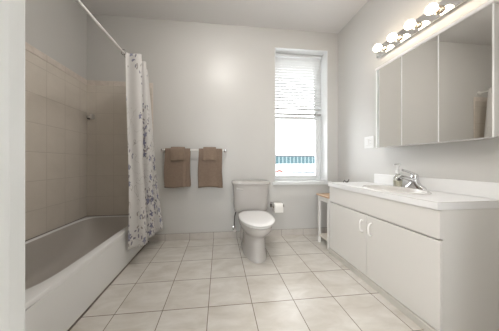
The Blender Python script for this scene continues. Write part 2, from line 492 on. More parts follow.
# ------------------------------------------------------------------ window
wn = thing('window_1', 'tall white double hung window in the deep wall recess', 'window', (WX0, D, WZ0))
wn['kind'] = 'structure'
WB = D + 0.165                 # room face of the window frame
bm = B()                       # painted recess lining
box(bm, WX0, WX0 + 0.008, D - 0.002, D + 0.30, WZ0, WZ1); box(bm, WX1 - 0.008, WX1, D - 0.002, D + 0.30, WZ0, WZ1)
box(bm, WX0 + 0.008, WX1 - 0.008, D - 0.002, D + 0.30, WZ1 - 0.008, WZ1)
obj('recess_lining', bm, M['sash'], wn)
bm = B(); box(bm, WX0 - 0.035, WX1 + 0.045, D - 0.03, D, WZ0 - 0.045, WZ0 - 0.004, 0.006)
box(bm, WX0, WX1, D - 0.001, D + 0.30, WZ0 - 0.03, WZ0 - 0.004)
obj('sill', bm, M['sash'], wn)
fx0, fx1, fz0, fz1 = WX0 + 0.008, WX1 - 0.008, WZ0 - 0.004, WZ1 - 0.008
bm = B()
box(bm, fx0, fx0 + 0.03, WB, WB + 0.09, fz0, fz1, 0.003); box(bm, fx1 - 0.03, fx1, WB, WB + 0.09, fz0, fz1, 0.003)
box(bm, fx0 + 0.03, fx1 - 0.03, WB, WB + 0.09, fz1 - 0.03, fz1, 0.003); box(bm, fx0 + 0.03, fx1 - 0.03, WB, WB + 0.09, fz0, fz0 + 0.025, 0.003)
obj('frame', bm, M['sash'], wn)
def sash(name, y, z0, z1, st, rb, rt):
    x0, x1 = fx0 + 0.031, fx1 - 0.031
    bm = B()
    box(bm, x0, x0 + st, y, y + 0.032, z0, z1, 0.003); box(bm, x1 - st, x1, y, y + 0.032, z0, z1, 0.003)
    box(bm, x0 + st, x1 - st, y, y + 0.032, z0, z0 + rb, 0.003); box(bm, x0 + st, x1 - st, y, y + 0.032, z1 - rt, z1, 0.003)
    s = obj(name, bm, M['sash'], wn)
    bm = B(); box(bm, x0 + st, x1 - st, y + 0.014, y + 0.018, z0 + rb, z1 - rt)
    obj('pane', bm, M['glass'], s)
    return s
ZM = 1.675
ls = sash('lower_sash', WB + 0.010, fz0 + 0.026, ZM, 0.034, 0.045, 0.04)
us = sash('upper_sash', WB + 0.046, ZM - 0.035, fz1 - 0.031, 0.034, 0.035, 0.034)
bm = B(); box(bm, 1.09, 1.15, WB + 0.001, WB + 0.0105, ZM - 0.025, ZM - 0.005, 0.003); obj('sash_lock', bm, M['chrome'], ls)

# blind over the upper sash
bl = thing('window_blind', 'white slatted blind lowered over the upper window sash', 'blind', (1.128, WB - 0.03, fz1))
bx0, bx1 = fx0 + 0.012, fx1 - 0.012
by = WB - 0.034
bm = B(); box(bm, bx0, bx1, by - 0.02, by + 0.02, fz1 - 0.042, fz1 - 0.001, 0.003); obj('headrail', bm, M['sash'], bl)
bm = B()
zz = fz1 - 0.062
ang = math.radians(-24)
while zz > ZM + 0.06:
    dy, dz = 0.0215 * math.cos(ang), 0.0215 * math.sin(ang)
    rg = []
    for x in (bx0 + 0.006, bx1 - 0.006):
        rg.append([(x, by - dy, zz - dz), (x, by, zz + 0.002), (x, by + dy, zz + dz), (x, by + dy, zz + dz - 0.0006), (x, by, zz + 0.0014), (x, by - dy, zz - dz - 0.0006)])
    loft(bm, rg)
    zz -= 0.0400
obj('slats', bm, M['slat'], bl)
bm = B(); box(bm, bx0 + 0.004, bx1 - 0.004, by - 0.015, by + 0.015, ZM + 0.006, ZM + 0.032, 0.003); obj('bottom_rail', bm, M['rail'], bl, label='grey bottom rail')
for x in (bx0 + 0.12, bx1 - 0.12):
    bm = B(); tube(bm, [(x, by - 0.014, fz1 - 0.04), (x, by - 0.014, ZM + 0.03)], 0.0012, 6); obj('ladder_cord', bm, M['sash'], bl)

# ------------------------------------------------------------------ outside
bm = B(); box(bm, -150, 260, 6, 260, -4.8, -4.6)
o = obj('street_ground', bm, M['snow'], None); o['kind'] = 'structure'; o['label'] = 'pale paved ground outside the window'; o['category'] = 'ground'
bd = thing('office_building', 'long white building with a band of teal windows outside', 'building', (48, 112, -4.6))
bm = B(); box(bm, 10, 95, 112, 130, -4.6, 8.2); obj('facade', bm, M['facade'], bd)
bm = B(); box(bm, 9.6, 95.4, 111.4, 130.4, 8.2, 8.7); obj('roof', bm, M['facade'], bd)
bm = B(); box(bm, 10, 95, 111.6, 112.0, 4.6, 5.5); obj('canopy', bm, M['roofgrey'], bd)
x = 11.0
while x < 93:
    bm = B(); box(bm, x, x + 1.75, 111.9, 112.05, -0.1, 4.6, 0.03, 1); obj('window', bm, M['teal'], bd)
    x += 2.5
bm = B(); box(bm, 10.5, 93.5, 111.93, 112.0, -0.15, 4.6); obj('window_band', bm, M['mullion'], bd)
bm = B()
box(bm, 36, 70, 86, 86.3, -4.6, -3.9, 0.05, 1)
tag(obj('street_barrier', bm, M['roofgrey']), 'low grey barrier on the ground outside the window', 'barrier')
cr = thing('car', 'small red car parked outside the window', 'car', (32.0, 94, -4.6))
bm = B()
prof = [(-2.1, 0.35), (-2.1, 0.85), (-1.2, 0.95), (-0.6, 1.45), (0.9, 1.48), (1.6, 0.98), (2.1, 0.9), (2.15, 0.35)]
loft(bm, [[(32 + px, yy, -4.6 + pz) for px, pz in prof] for yy in (93.2, 94.8)])
obj('body', bm, M['carred'], cr)
for px in (-1.35, 1.35):
    for yy in (93.15, 94.65):
        bm = B(); lathe(bm, [(0.33, 0), (0.33, 0.2)], (32 + px, yy, -4.6 + 0.33), 'y', 16); obj('wheel', bm, M['tyre'], cr)

# ------------------------------------------------------------------ bathtub
tb = thing('bathtub', 'white alcove bathtub along the tiled left wall', 'bathtub', ((XL + TUBX) / 2, (TUBY + D) / 2, 0))
tx0, tx1, ty0, ty1 = XL + TT + 0.001, TUBX, TUBY + 0.002, D - TT - 0.001
cx, cy, ha, hb = (tx0 + tx1) / 2, (ty0 + ty1) / 2, (tx1 - tx0) / 2, (ty1 - ty0) / 2
NT = 96
def rect_ring(ins, z):
    a, b2 = ha - ins, hb - ins
    out = []
    for k in range(NT):
        t = 2 * PI * (k + 0.5) / NT
        c, s = math.cos(t), math.sin(t)
        n = 14.0
        r = (abs(c) ** n + abs(s) ** n) ** (-1 / n)
        out.append((cx + a * c * r, cy + b2 * s * r, z))
    return out
def basin_ring(x0, x1, y0, y1, z, n):
    a, b2, mx_, my_ = (x1 - x0) / 2, (y1 - y0) / 2, (x0 + x1) / 2, (y0 + y1) / 2
    out = []
    for k in range(NT):
        t = 2 * PI * (k + 0.5) / NT
        c, s = math.cos(t), math.sin(t)
        r = (abs(c) ** n + abs(s) ** n) ** (-1 / n)
        out.append((mx_ + a * c * r, my_ + b2 * s * r, z))
    return out
bm = B()
Rg = [rect_ring(0.006, 0.001), rect_ring(0.006, TUBZ - 0.032), rect_ring(0.0, TUBZ - 0.028), rect_ring(0.0, TUBZ - 0.008), rect_ring(0.003, TUBZ - 0.002), rect_ring(0.010, TUBZ)]
bx = (tx0 + 0.030, tx1 - 0.062, ty0 + 0.13, ty1 - 0.030)
def ins(d, z, n, dn=0, df=0):
    return basin_ring(bx[0] + d, bx[1] - d, bx[2] + d + dn, bx[3] - d - df, z, n)
Rg += [ins(-0.008, TUBZ + 0.001, 7), ins(0.0, TUBZ - 0.002, 6.5), ins(0.007, TUBZ - 0.010, 6), ins(0.016, TUBZ - 0.04, 5.5, 0.004, 0.03),
       ins(0.032, 0.20, 5, 0.01, 0.12), ins(0.05, 0.11, 4.6, 0.02, 0.22), ins(0.08, 0.07, 4.2, 0.03, 0.26), ins(0.13, 0.055, 4, 0.05, 0.28), ins(0.2, 0.052, 3, 0.2, 0.45)]
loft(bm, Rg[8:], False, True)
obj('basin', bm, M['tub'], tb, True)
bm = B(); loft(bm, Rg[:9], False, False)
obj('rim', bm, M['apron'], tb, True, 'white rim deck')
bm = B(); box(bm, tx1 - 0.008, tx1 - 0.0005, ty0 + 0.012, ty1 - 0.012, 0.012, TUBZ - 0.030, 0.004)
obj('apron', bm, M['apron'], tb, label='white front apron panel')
bm = B(); box(bm, tx1 - 0.006, tx1 + 0.003, ty0, ty1 + 0.005, 0.0005, 0.008); obj('floor_joint', bm, M['caulk'], tb, label='dark joint along the floor')
bm = B(); box(bm, tx0 - 0.0005, tx0 + 0.004, ty0, ty1, TUBZ - 0.001, TUBZ + 0.004); box(bm, tx0, tx1 - 0.03, ty1 - 0.004, ty1 + 0.0005, TUBZ - 0.001, TUBZ + 0.004)
obj('wall_joint', bm, M['caulk'], tb, label='dark joint along the tiles')
bm = B(); lathe(bm, [(0.0, 0), (0.034, 0), (0.036, 0.004), (0.0, 0.007)], (cx, ty0 + 0.42, 0.053), 'z', 24); obj('drain', bm, M['chrome'], tb, True)

# corner fitting in the shower
hk = thing('wall_hook', 'small chrome hook fitting on the tiled corner above the tub', 'hook', (-1.578, D - TT, 1.545))
bm = B(); lathe(bm, [(0.0, -0.022), (0.016, -0.022), (0.024, -0.010), (0.026, 0.0), (0.0, 0.0)], (-1.578, D - TT, 1.545), 'y', 20); obj('rose', bm, M['darkmetal'], hk, True, 'dark round wall plate')
bm = B(); tube(bm, [(-1.578, D - TT - 0.02, 1.545), (-1.560, D - TT - 0.034, 1.545), (-1.525, D - TT - 0.034, 1.543)], 0.014, 12); obj('arm', bm, M['chrome'], hk, True)
bm = B(); box(bm, -1.535, -1.500, D - TT - 0.055, D - TT - 0.015, 1.515, 1.575, 0.008); obj('knob', bm, M['chrome'], hk, True)

# ------------------------------------------------------------------ shower rod and curtain
RX, RZ = -0.922, 2.060
rd = thing('shower_curtain_rod', 'white shower curtain rod spanning the tub alcove', 'curtain rod', (RX, 1.6, RZ))
bm = B(); tube(bm, [(RX, YF + 0.002, RZ), (RX, D - 0.002, RZ)], 0.0095, 16); obj('rod', bm, M['rod'], rd, True)
for ya, yb in ((YF + 0.001, YF + 0.02), (D - 0.02, D - 0.001)):
    bm = B(); lathe(bm, [(0.028, ya), (0.028, yb)] , (RX, 0, RZ), 'y', 20); obj('flange', bm, M['rod'], rd, True)

ct = thing('shower_curtain', 'white shower curtain with blue grey flowers gathered at the far end', 'shower curtain', (RX, 1.95, 0.19))
bm = B()
uvl = bm.loops.layers.uv.new('UVMap')
NU, NV = 150, 60
grid = []
for j in range(NV + 1):
    v = j / NV                       # 0 hem .. 1 top
    z = 0.185 + v * (2.080 - 0.185)
    row = []
    ya = 1.765 + (1.835 - 1.765) * v
    yb = 2.25 + (2.21 - 2.25) * (v ** 0.8)
    amp = 0.058 + 0.004 * v
    xc = -0.788 + (-0.842 + 0.788) * v
    for i in range(NU + 1):
        s = i / NU
        ph = 2 * PI * (2.6 * s + 0.04 * math.sin(3 * v)) + PI * 0.95
        wob = 0.012 * math.sin(9 * s + 5 * v) * (1 - v) + 0.006 * math.sin(23 * s + 3 * v)
        y = ya + (yb - ya) * (s ** (1 + 0.25 * v) + 0.03 * math.sin(2 * ph))
        xx = xc + amp * math.cos(ph) * (0.8 + 0.2 * math.sin(5.1 * s + 1)) + wob + 0.075 * s * (1 - v) + v * (0.030 * math.exp(-((s - 0.57) / 0.16) ** 2) - 0.045 * s ** 3)
        z2 = z + (0.012 * math.cos(ph) * (1 - v)) - (0.015 * abs(math.sin(ph)) * v ** 6)
        row.append((Vector((max(xx, TUBX + 0.012) if z < 0.5 else xx, y, z2)), s * 1.55, v * 1.90))
    grid.append(row)
vg = [[bm.verts.new(p[0]) for p in r] for r in grid]
for j in range(NV):
    for i in range(NU):
        f = bm.faces.new((vg[j][i], vg[j][i + 1], vg[j + 1][i + 1], vg[j + 1][i]))
        for lp, (a, b2) in zip(f.loops, ((j, i), (j, i + 1), (j + 1, i + 1), (j + 1, i))):
            lp[uvl].uv = (grid[a][b2][1], grid[a][b2][2])
cf = obj('fabric', bm, M['curtain'], ct, True)
sm = cf.modifiers.new('thickness', 'SOLIDIFY'); sm.thickness = 0.0015
for k in range(6):
    y = 1.842 + k * 0.066
    bm = B()
    pts = [(RX + 0.021 * math.cos(a), y, RZ + 0.004 + 0.026 * math.sin(a)) for a in [2 * PI * q / 20 for q in range(21)]]
    tube(bm, pts, 0.003, 8); obj('curtain_ring', bm, M['darkmetal'], ct, True, 'dark metal curtain ring')

# ------------------------------------------------------------------ towel bar and towels
BZ, BY = 1.152, D - 0.075
tbx0, tbx1 = -0.705, 0.085
tw = thing('towel_bar', 'white towel bar with chrome brackets on the back wall', 'towel bar', ((tbx0 + tbx1) / 2, D, BZ))
bm = B(); tube(bm, [(tbx0 + 0.01, BY, BZ), (tbx1 - 0.01, BY, BZ)], 0.009, 14); obj('bar', bm, M['handle'], tw, True)
for x in (tbx0 + 0.008, tbx1 - 0.008):
    bm = B(); lathe(bm, [(0.024, 0), (0.024, -0.008), (0.012, -0.016), (0.011, -0.060), (0.017, -0.066), (0.017, -0.088), (0.010, -0.094)], (x, D - 0.0005, BZ), 'y', 18)
    obj('bracket', bm, M['chrome'], tw, True)

def towel(name, x0, x1, zf, zb, r, th, mat, label, group, seed, fold=0.0):
    rnd = random.Random(seed)
    p1, p2 = rnd.uniform(0, 6), rnd.uniform(0, 6)
    prof = []
    nb, nf = 14, 22
    for k in range(nb):
        prof.append((BY + r, zb + (BZ - zb) * k / nb, 1 - k / nb))
    for k in range(9):
        a = PI * k / 8
        prof.append((BY + r * math.cos(a), BZ + r * math.sin(a), 0.0))
    for k in range(1, nf + 1):
        prof.append((BY - r, BZ - (BZ - zf) * k / nf, k / nf))
    NX = 36
    bm = B()
    vv = []
    for (y, z, d) in prof:
        row = []
        for i in range(NX + 1):
            s = i / NX
            side = -1 if y < BY else 1
            wv = 0.004 * math.sin(7 * s + p1 + 1.3 * d) + 0.003 * math.sin(15 * s + p2)
            if fold:                              # a loose vertical fold near one edge
                wv += 0.008 * math.exp(-((s - fold) / 0.05) ** 2) - 0.010 * math.exp(-((s - fold - 0.1) / 0.05) ** 2)
            yy = y + side * d * (abs(wv) if side > 0 else -(-wv)) * 0.9
            yy = min(yy, D - 0.02)
            xx = x0 + (x1 - x0) * s + (s - 0.5) * 0.012 * d + 0.004 * math.sin(6 * d + p1)
            zz2 = z + (0.006 * math.sin(5 * s + p2)) * d
            row.append(bm.verts.new((xx, yy, zz2)))
        vv.append(row)
    for a, b2 in zip(vv, vv[1:]):
        for i in range(NX):
            bm.faces.new((a[i], a[i + 1], b2[i + 1], b2[i]))
    o = obj(name, bm, mat, None, True)
    sm = o.modifiers.new('thickness', 'SOLIDIFY'); sm.thickness = th; sm.offset = 0
    tag(o, label, name.replace('_', ' '), group)
    return o
gb, gh = 'bath towels on the towel bar', 'hand towels on the towel bar'
towel('bath_towel', -0.668, -0.366, 0.690, 0.70, 0.0155, 0.011, M['towel'], 'brown bath towel hanging on the bar end nearest the shower curtain', gb, 3, 0.74)
towel('bath_towel', -0.260, 0.032, 0.682, 0.71, 0.0155, 0.011, M['towel'], 'brown bath towel hanging on the bar end nearest the toilet', gb, 8, 0.86)
towel('hand_towel', -0.590, -0.428, 1.022, 1.02, 0.036, 0.008, M['towel_small'], 'small brown towel draped over the bath towel nearest the shower curtain', gh, 5)
towel('hand_towel', -0.196, -0.040, 1.022, 1.02, 0.036, 0.008, M['towel_small'], 'small brown towel draped over the bath towel nearest the toilet', gh, 6)

# ------------------------------------------------------------------ toilet
TX = 0.392
tl = thing('toilet', 'bone coloured two piece toilet with closed white lid under the window side', 'toilet', (TX, 2.1, 0))
tl['label'] = 'bone coloured two piece toilet with a closed white lid against the back wall'
NE = 48
def egg(yf, yb, hw, z, nb=2.6, xc=TX):
    """front half elliptical, back half squarer; widest 55 percent of the way back"""
    ym = yf + (yb - yf) * 0.52
    out = []
    for k in range(NE):
        t = 2 * PI * k / NE
        c, s = math.cos(t), math.sin(t)
        if s < 0:
            x, y = c, s * (ym - yf)
            out.append((xc + hw * x, ym + y, z))
        else:
            r = (abs(c) ** nb + abs(s) ** nb) ** (-1 / nb)
            out.append((xc + hw * c * r, ym + (yb - ym) * s * r, z))
    return out
bm = B()
loft(bm, [egg(1.738, 2.27, 0.131, 0.001, 4), egg(1.736, 2.27, 0.132, 0.012, 4), egg(1.750, 2.265, 0.122, 0.035, 4), egg(1.758, 2.26, 0.117, 0.10, 3.6), egg(1.762, 2.26, 0.115, 0.19, 3.4),
          egg(1.758, 2.27, 0.117, 0.225, 3.2), egg(1.735, 2.29, 0.128, 0.25, 3), egg(1.680, 2.32, 0.152, 0.285, 3), egg(1.635, 2.335, 0.170, 0.32, 3), egg(1.617, 2.34, 0.175, 0.350, 3), egg(1.615, 2.34, 0.175, 0.372, 3), egg(1.625, 2.33, 0.165, 0.379, 3)])
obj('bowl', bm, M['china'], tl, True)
bm = B()
for sg in (-1, 1):                          # trapway bulge on both flanks
    pts = [(TX + sg * 0.088, 1.93, 0.24), (TX + sg * 0.092, 2.02, 0.27), (TX + sg * 0.092, 2.12, 0.24), (TX + sg * 0.090, 2.17, 0.15), (TX + sg * 0.090, 2.20, 0.05)]
    tube(bm, pts, [0.03, 0.046, 0.05, 0.05, 0.045], 12)
obj('trapway', bm, M['china'], tl, True)
for sg in (-1, 1):
    bm = B(); lathe(bm, [(0.016, 0.0), (0.016, 0.012), (0.009, 0.022), (0.0, 0.024)], (TX + sg * 0.136, 2.08, 0.001), 'z', 14); obj('bolt_cap', bm, M['china'], tl, True)
bm = B()
loft(bm, [egg(1.628, 2.115, 0.162, 0.3795, 3), egg(1.620, 2.118, 0.170, 0.384, 3), egg(1.620, 2.118, 0.170, 0.395, 3), egg(1.626, 2.115, 0.164, 0.400, 3)])
obj('seat', bm, M['seat'], tl, True)
bm = B()
loft(bm, [egg(1.612, 2.120, 0.179, 0.4055, 3), egg(1.606, 2.124, 0.183, 0.410, 3), egg(1.606, 2.124, 0.183, 0.416, 3), egg(1.614, 2.118, 0.177, 0.423, 3), egg(1.650, 2.09, 0.150, 0.4275, 3), egg(1.75, 2.03, 0.08, 0.430, 3)])
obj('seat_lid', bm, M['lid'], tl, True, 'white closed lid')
for sg in (-1, 1):
    bm = B(); tube(bm, [(TX + sg * 0.075 - 0.022, 2.128, 0.395), (TX + sg * 0.075 + 0.022, 2.128, 0.395)], 0.013, 12); obj('hinge', bm, M['lid'], tl, True)
def tank_ring(hw, yf, yb, z, n=7, bulge=0.0):
    ym, hd = (yf + yb) / 2, (yb - yf) / 2
    out = []
    for k in range(NE):
        t = 2 * PI * (k + 0.5) / NE
        c, s = math.cos(t), math.sin(t)
        r = (abs(c) ** n + abs(s) ** n) ** (-1 / n)
        x, y = hw * c * r, hd * s * r
        if y < 0: y -= bulge * (1 - (x / hw) ** 2)
        out.append((TX + x, ym + y, z))
    return out
bm = B()
loft(bm, [tank_ring(0.185, 2.19, 2.345, 0.380), tank_ring(0.203, 2.178, 2.352, 0.395, 7, 0.008), tank_ring(0.209, 2.172, 2.355, 0.43, 7, 0.012), tank_ring(0.224, 2.165, 2.36, 0.723, 7, 0.014)])
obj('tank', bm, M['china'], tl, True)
bm = B()
loft(bm, [tank_ring(0.230, 2.158, 2.364, 0.7235, 7, 0.014), tank_ring(0.237, 2.150, 2.366, 0.731, 7, 0.014), tank_ring(0.237, 2.150, 2.366, 0.756, 7, 0.014), tank_ring(0.229, 2.158, 2.362, 0.766, 7, 0.014), tank_ring(0.19, 2.19, 2.34, 0.769, 7, 0.012)])
obj('tank_lid', bm, M['china'], tl, True)
bm = B()
lathe(bm, [(0.0, -0.016), (0.013, -0.016), (0.016, 0.0), (0.0, 0.0)], (TX - 0.178, 2.160, 0.678), 'y', 16)
tube(bm, [(TX - 0.178, 2.138, 0.678), (TX - 0.150, 2.136, 0.675), (TX - 0.112, 2.136, 0.671)], [0.006, 0.0055, 0.008], 10)
obj('flush_lever', bm, M['china'], tl, True)
bm = B()
lathe(bm, [(0.026, -0.002), (0.026, -0.008), (0.009, -0.012), (0.009, -0.06)], (TX - 0.200, D - 0.009, 0.135), 'y', 16)
lathe(bm, [(0.013, 0.0), (0.013, 0.045)], (TX - 0.200, D - 0.075, 0.115), 'z', 14)
lathe(bm, [(0.016, -0.03), (0.016, 0.0)], (TX - 0.200, D - 0.085, 0.135), 'y', 8)
obj('stop_valve', bm, M['chrome'], tl, True, 'chrome stop valve')
bm = B(); tube(bm, [(TX - 0.200, D - 0.075, 0.16), (TX - 0.203, D - 0.078, 0.22), (TX - 0.200, D - 0.085, 0.30), (TX - 0.185, D - 0.095, 0.36), (TX - 0.165, D - 0.10, 0.384)], 0.006, 10)
obj('supply_hose', bm, M['darkmetal'], tl, True, 'dark flexible supply hose')

# ------------------------------------------------------------------ toilet paper
PX0, PX1, PZ, PY = 0.690, 0.842, 0.424, D - 0.068
hp = thing('toilet_paper_holder', 'dark metal toilet paper holder on the wall below the window', 'paper holder', ((PX0 + PX1) / 2, D, PZ))
for x in (PX0, PX1):
    bm = B()
    box(bm, x - 0.012, x + 0.012, D - 0.010, D - 0.0005, PZ - 0.034, PZ + 0.034, 0.004)
    box(bm, x - 0.006, x + 0.006, PY - 0.018, D - 0.008, PZ - 0.016, PZ + 0.016, 0.005)
    obj('post', bm, M['post'], hp, True)
bm = B(); tube(bm, [(PX0 + 0.005, PY, PZ), (PX1 - 0.005, PY, PZ)], 0.008, 12); obj('roller', bm, M['plastic'], hp, True)
rl = thing('toilet_paper_roll', 'white toilet paper roll on the holder beside the toilet', 'toilet paper', ((PX0 + PX1) / 2, PY, PZ))
rx0, rx1 = PX0 + 0.020, PX1 - 0.018
bm = B()
prof = [(0.021, rx0), (0.052, rx0), (0.055, rx0 + 0.003), (0.055, rx1 - 0.003), (0.052, rx1), (0.021, rx1)]
rings = []
for r, t in prof + [prof[0]]:
    rings.append([(t, PY + r * math.cos(2 * PI * k / 32), PZ - 0.011 + r * math.sin(2 * PI * k / 32)) for k in range(32)])
loft(bm, rings, False, False)
obj('paper', bm, M['paper'], rl, True)
bm = B(); box(bm, rx0 + 0.001, rx1 - 0.001, PY - 0.0575, PY - 0.0555, PZ - 0.075, PZ - 0.010, 0.0004); obj('loose_sheet', bm, M['paper'], rl)
bm = B()
rings = []
for r, t in ((0.0205, rx0 + 0.001), (0.0205, rx1 - 0.001), (0.0193, rx1 - 0.001), (0.0193, rx0 + 0.001), (0.0205, rx0 + 0.001)):
    rings.append([(t, PY + r * math.cos(2 * PI * k / 24), PZ - 0.011 + r * math.sin(2 * PI * k / 24)) for k in range(24)])
loft(bm, rings, False, False); obj('core', bm, M['card'], rl, True)

# ------------------------------------------------------------------ small stand behind the vanity
SX0, SX1, SY0, SY1, SZ = 1.235, 1.630, 1.925, 2.150, 0.605
st = thing('side_stand', 'small off white stand with brown wooden top behind the vanity', 'side table', ((SX0 + SX1) / 2, (SY0 + SY1) / 2, 0))
bm = B(); box(bm, SX0 - 0.015, SX1 + 0.012, SY0 - 0.012, SY1 + 0.012, SZ - 0.018, SZ, 0.004); obj('top', bm, M['wood'], st, label='brown wooden top')
bm = B()
box(bm, SX0 + 0.004, SX0 + 0.020, SY0 + 0.02, SY1 - 0.02, SZ - 0.075, SZ - 0.018); box(bm, SX1 - 0.020, SX1 - 0.004, SY0 + 0.02, SY1 - 0.02, SZ - 0.075, SZ - 0.018)
box(bm, SX0 + 0.02, SX1 - 0.02, SY0 + 0.004, SY0 + 0.02, SZ - 0.075, SZ - 0.018); box(bm, SX0 + 0.02, SX1 - 0.02, SY1 - 0.02, SY1 - 0.004, SZ - 0.075, SZ - 0.018)
obj('apron', bm, M['stand_white'], st)
for x in (SX0, SX1 - 0.028):
    for y in (SY0, SY1 - 0.028):
        bm = B(); box(bm, x, x + 0.028, y, y + 0.028, 0.0005, SZ - 0.018, 0.003); obj('leg', bm, M['stand_white'], st)
bm = B(); box(bm, SX0 + 0.002, SX1 - 0.002, SY0 + 0.002, SY1 - 0.002, 0.085, 0.105, 0.003); obj('shelf', bm, M['stand_shelf'], st)

# ------------------------------------------------------------------ vanity
VX, VY0, VY1, CZ = 1.222, 0.878, 1.880, 0.777
VM = (VY0 + VY1) / 2
va = thing('vanity_cabinet', 'cream laminate vanity cabinet with two doors along the right wall', 'cabinet', ((VX + XR) / 2, VM, 0))
bm = B()
box(bm, VX + 0.018, XR - 0.003, VY0, VY0 + 0.016, 0.0005, CZ - 0.045); box(bm, VX + 0.018, XR - 0.003, VY1 - 0.016, VY1, 0.0005, CZ - 0.045)
box(bm, VX + 0.018, XR - 0.003, VY0 + 0.016, VY1 - 0.016, 0.045, 0.061); box(bm, XR - 0.012, XR - 0.003, VY0 + 0.016, VY1 - 0.016, 0.061, CZ - 0.045)
box(bm, VX + 0.018, VX + 0.034, VY0 + 0.016, VY1 - 0.016, 0.061, CZ - 0.045)
obj('body', bm, M['laminate'], va)
bm = B(); box(bm, VX - 0.004, VX + 0.018, VY0 - 0.002, VY1, 0.570, CZ - 0.046, 0.002); obj('front_panel', bm, M['laminate'], va)
for k, (ya, yb) in enumerate(((VY0, VM - 0.002), (VM + 0.002, VY1))):
    bm = B(); box(bm, VX, VX + 0.0175, ya, yb, 0.050, 0.559, 0.002); d = obj('door', bm, M['laminate'], va)
    hy = VM - 0.045 if k == 0 else VM + 0.045
    bm = B()
    z0, z1 = 0.405, 0.505
    pts = [(VX + 0.001, hy, z0), (VX - 0.014, hy, z0 + 0.003), (VX - 0.024, hy, z0 + 0.016), (VX - 0.027, hy, (z0 + z1) / 2), (VX - 0.024, hy, z1 - 0.016), (VX - 0.014, hy, z1 - 0.003), (VX + 0.001, hy, z1)]
    tube(bm, pts, [0.008, 0.007, 0.007, 0.007, 0.007, 0.007, 0.008], 12); obj('handle', bm, M['handle'], d, True, 'white bow handle')
bm = B(); box(bm, VX - 0.012, VX + 0.017, VY0 + 0.002, VY1, 0.0005, 0.045, 0.003); obj('toe_kick', bm, M['kick'], va)

# countertop with an oval cut-out
SNX, SNY, SRX, SRY = 1.415, 1.335, 0.172, 0.240
ctp = thing('countertop', 'white laminate countertop with backsplash on the vanity', 'countertop', (XR - 0.22, VM, CZ))
cx0, cx1, cy0, cy1 = VX - 0.012, XR - 0.002, VY0 + 0.003, VY1 + 0.012
bm = B()
def rr(z, inset):
    out = []
    for k in range(96):
        t = 2 * PI * k / 96
        c, s = math.cos(t), math.sin(t)
        dx, dy = c * SRX, s * SRY
        k1 = min(((cx1 - inset - SNX) if dx > 0 else (SNX - cx0 - inset)) / max(abs(dx), 1e-9), ((cy1 - inset - SNY) if dy > 0 else (SNY - cy0 - inset)) / max(abs(dy), 1e-9))
        out.append([SNX + dx * k1, SNY + dy * k1, z])
    for cxx, cyy in ((cx0 + inset, cy0 + inset), (cx0 + inset, cy1 - inset), (cx1 - inset, cy0 + inset), (cx1 - inset, cy1 - inset)):
        j = min(range(96), key=lambda q: (out[q][0] - cxx) ** 2 + (out[q][1] - cyy) ** 2)
        out[j][0], out[j][1] = cxx, cyy
    return out
def ov(f, z):
    return [(SNX + f * SRX * math.cos(2 * PI * k / 96), SNY + f * SRY * math.sin(2 * PI * k / 96), z) for k in range(96)]
loft(bm, [ov(0.93, CZ - 0.044), rr(CZ - 0.044, 0.0), rr(CZ - 0.002, 0.0), rr(CZ, 0.002), ov(0.93, CZ), ov(0.93, CZ - 0.044)], False, False)
obj('slab', bm, M['counter'], ctp)
bm = B(); box(bm, XR - 0.020, XR - 0.002, cy0, 1.757, CZ + 0.0003, CZ + 0.100, 0.004); obj('backsplash', bm, M['counter'], ctp)
bm = B(); box(bm, cx0 - 0.0008, cx0 + 0.002, cy0 + 0.001, cy1, CZ - 0.0035, CZ - 0.0015); box(bm, cx0, cx1, cy0 - 0.0008, cy0 + 0.002, CZ - 0.0035, CZ - 0.0015)
obj('edge_seam', bm, M['kick'], ctp, label='dark laminate edge seam')

# sink
sk = thing('sink', 'white oval drop in sink in the countertop', 'sink', (SNX, SNY, CZ))
bm = B()
def ovp(f, z, dx=0.0):
    return [(SNX + dx + f * SRX * math.cos(2 * PI * k / 64), SNY + f * SRY * math.sin(2 * PI * k / 64), z) for k in range(64)]
loft(bm, [ovp(0.90, CZ - 0.02), ovp(0.92, CZ + 0.0005), ovp(1.0, CZ + 0.0008), ovp(1.0, CZ + 0.004), ovp(0.98, CZ + 0.008), ovp(0.925, CZ + 0.008), ovp(0.905, CZ + 0.005), ovp(0.885, CZ - 0.008), ovp(0.84, CZ - 0.05), ovp(0.66, CZ - 0.10), ovp(0.40, CZ - 0.135), ovp(0.12, CZ - 0.142)], False, True)
obj('basin', bm, M['sink'], sk, True)
bm = B(); lathe(bm, [(0.0, 0.0), (0.022, 0.0), (0.023, 0.003), (0.0, 0.005)], (SNX, SNY, CZ - 0.1418), 'z', 20); obj('drain', bm, M['chrome'], sk, True)

# faucet
FX, FY = 1.614, SNY - 0.005
fc = thing('faucet', 'chrome single lever faucet behind the sink', 'faucet', (FX, FY, CZ))
bm = B()
def fr_(fx, fy, z):
    n = 3.0
    out = []
    for k in range(40):
        t = 2 * PI * k / 40
        c, s = math.cos(t), math.sin(t)
        r = (abs(c) ** n + abs(s) ** n) ** (-1 / n)
        out.append((FX + fx * c * r, FY + fy * s * r, z))
    return out
loft(bm, [fr_(0.0245, 0.080, CZ + 0.0005), fr_(0.0245, 0.080, CZ + 0.012), fr_(0.0235, 0.072, CZ + 0.024), fr_(0.024, 0.042, CZ + 0.040), fr_(0.023, 0.027, CZ + 0.060), fr_(0.022, 0.024, CZ + 0.080)])
obj('base', bm, M['chrome'], fc, True)
bm = B(); tube(bm, [(FX + 0.005, FY, CZ + 0.062), (FX - 0.04, FY + 0.002, CZ + 0.082), (FX - 0.09, FY + 0.003, CZ + 0.096), (FX - 0.128, FY + 0.004, CZ + 0.098), (FX - 0.142, FY + 0.004, CZ + 0.086)], [0.020, 0.018, 0.015, 0.013, 0.0115], 16); obj('spout', bm, M['chrome'], fc, True)
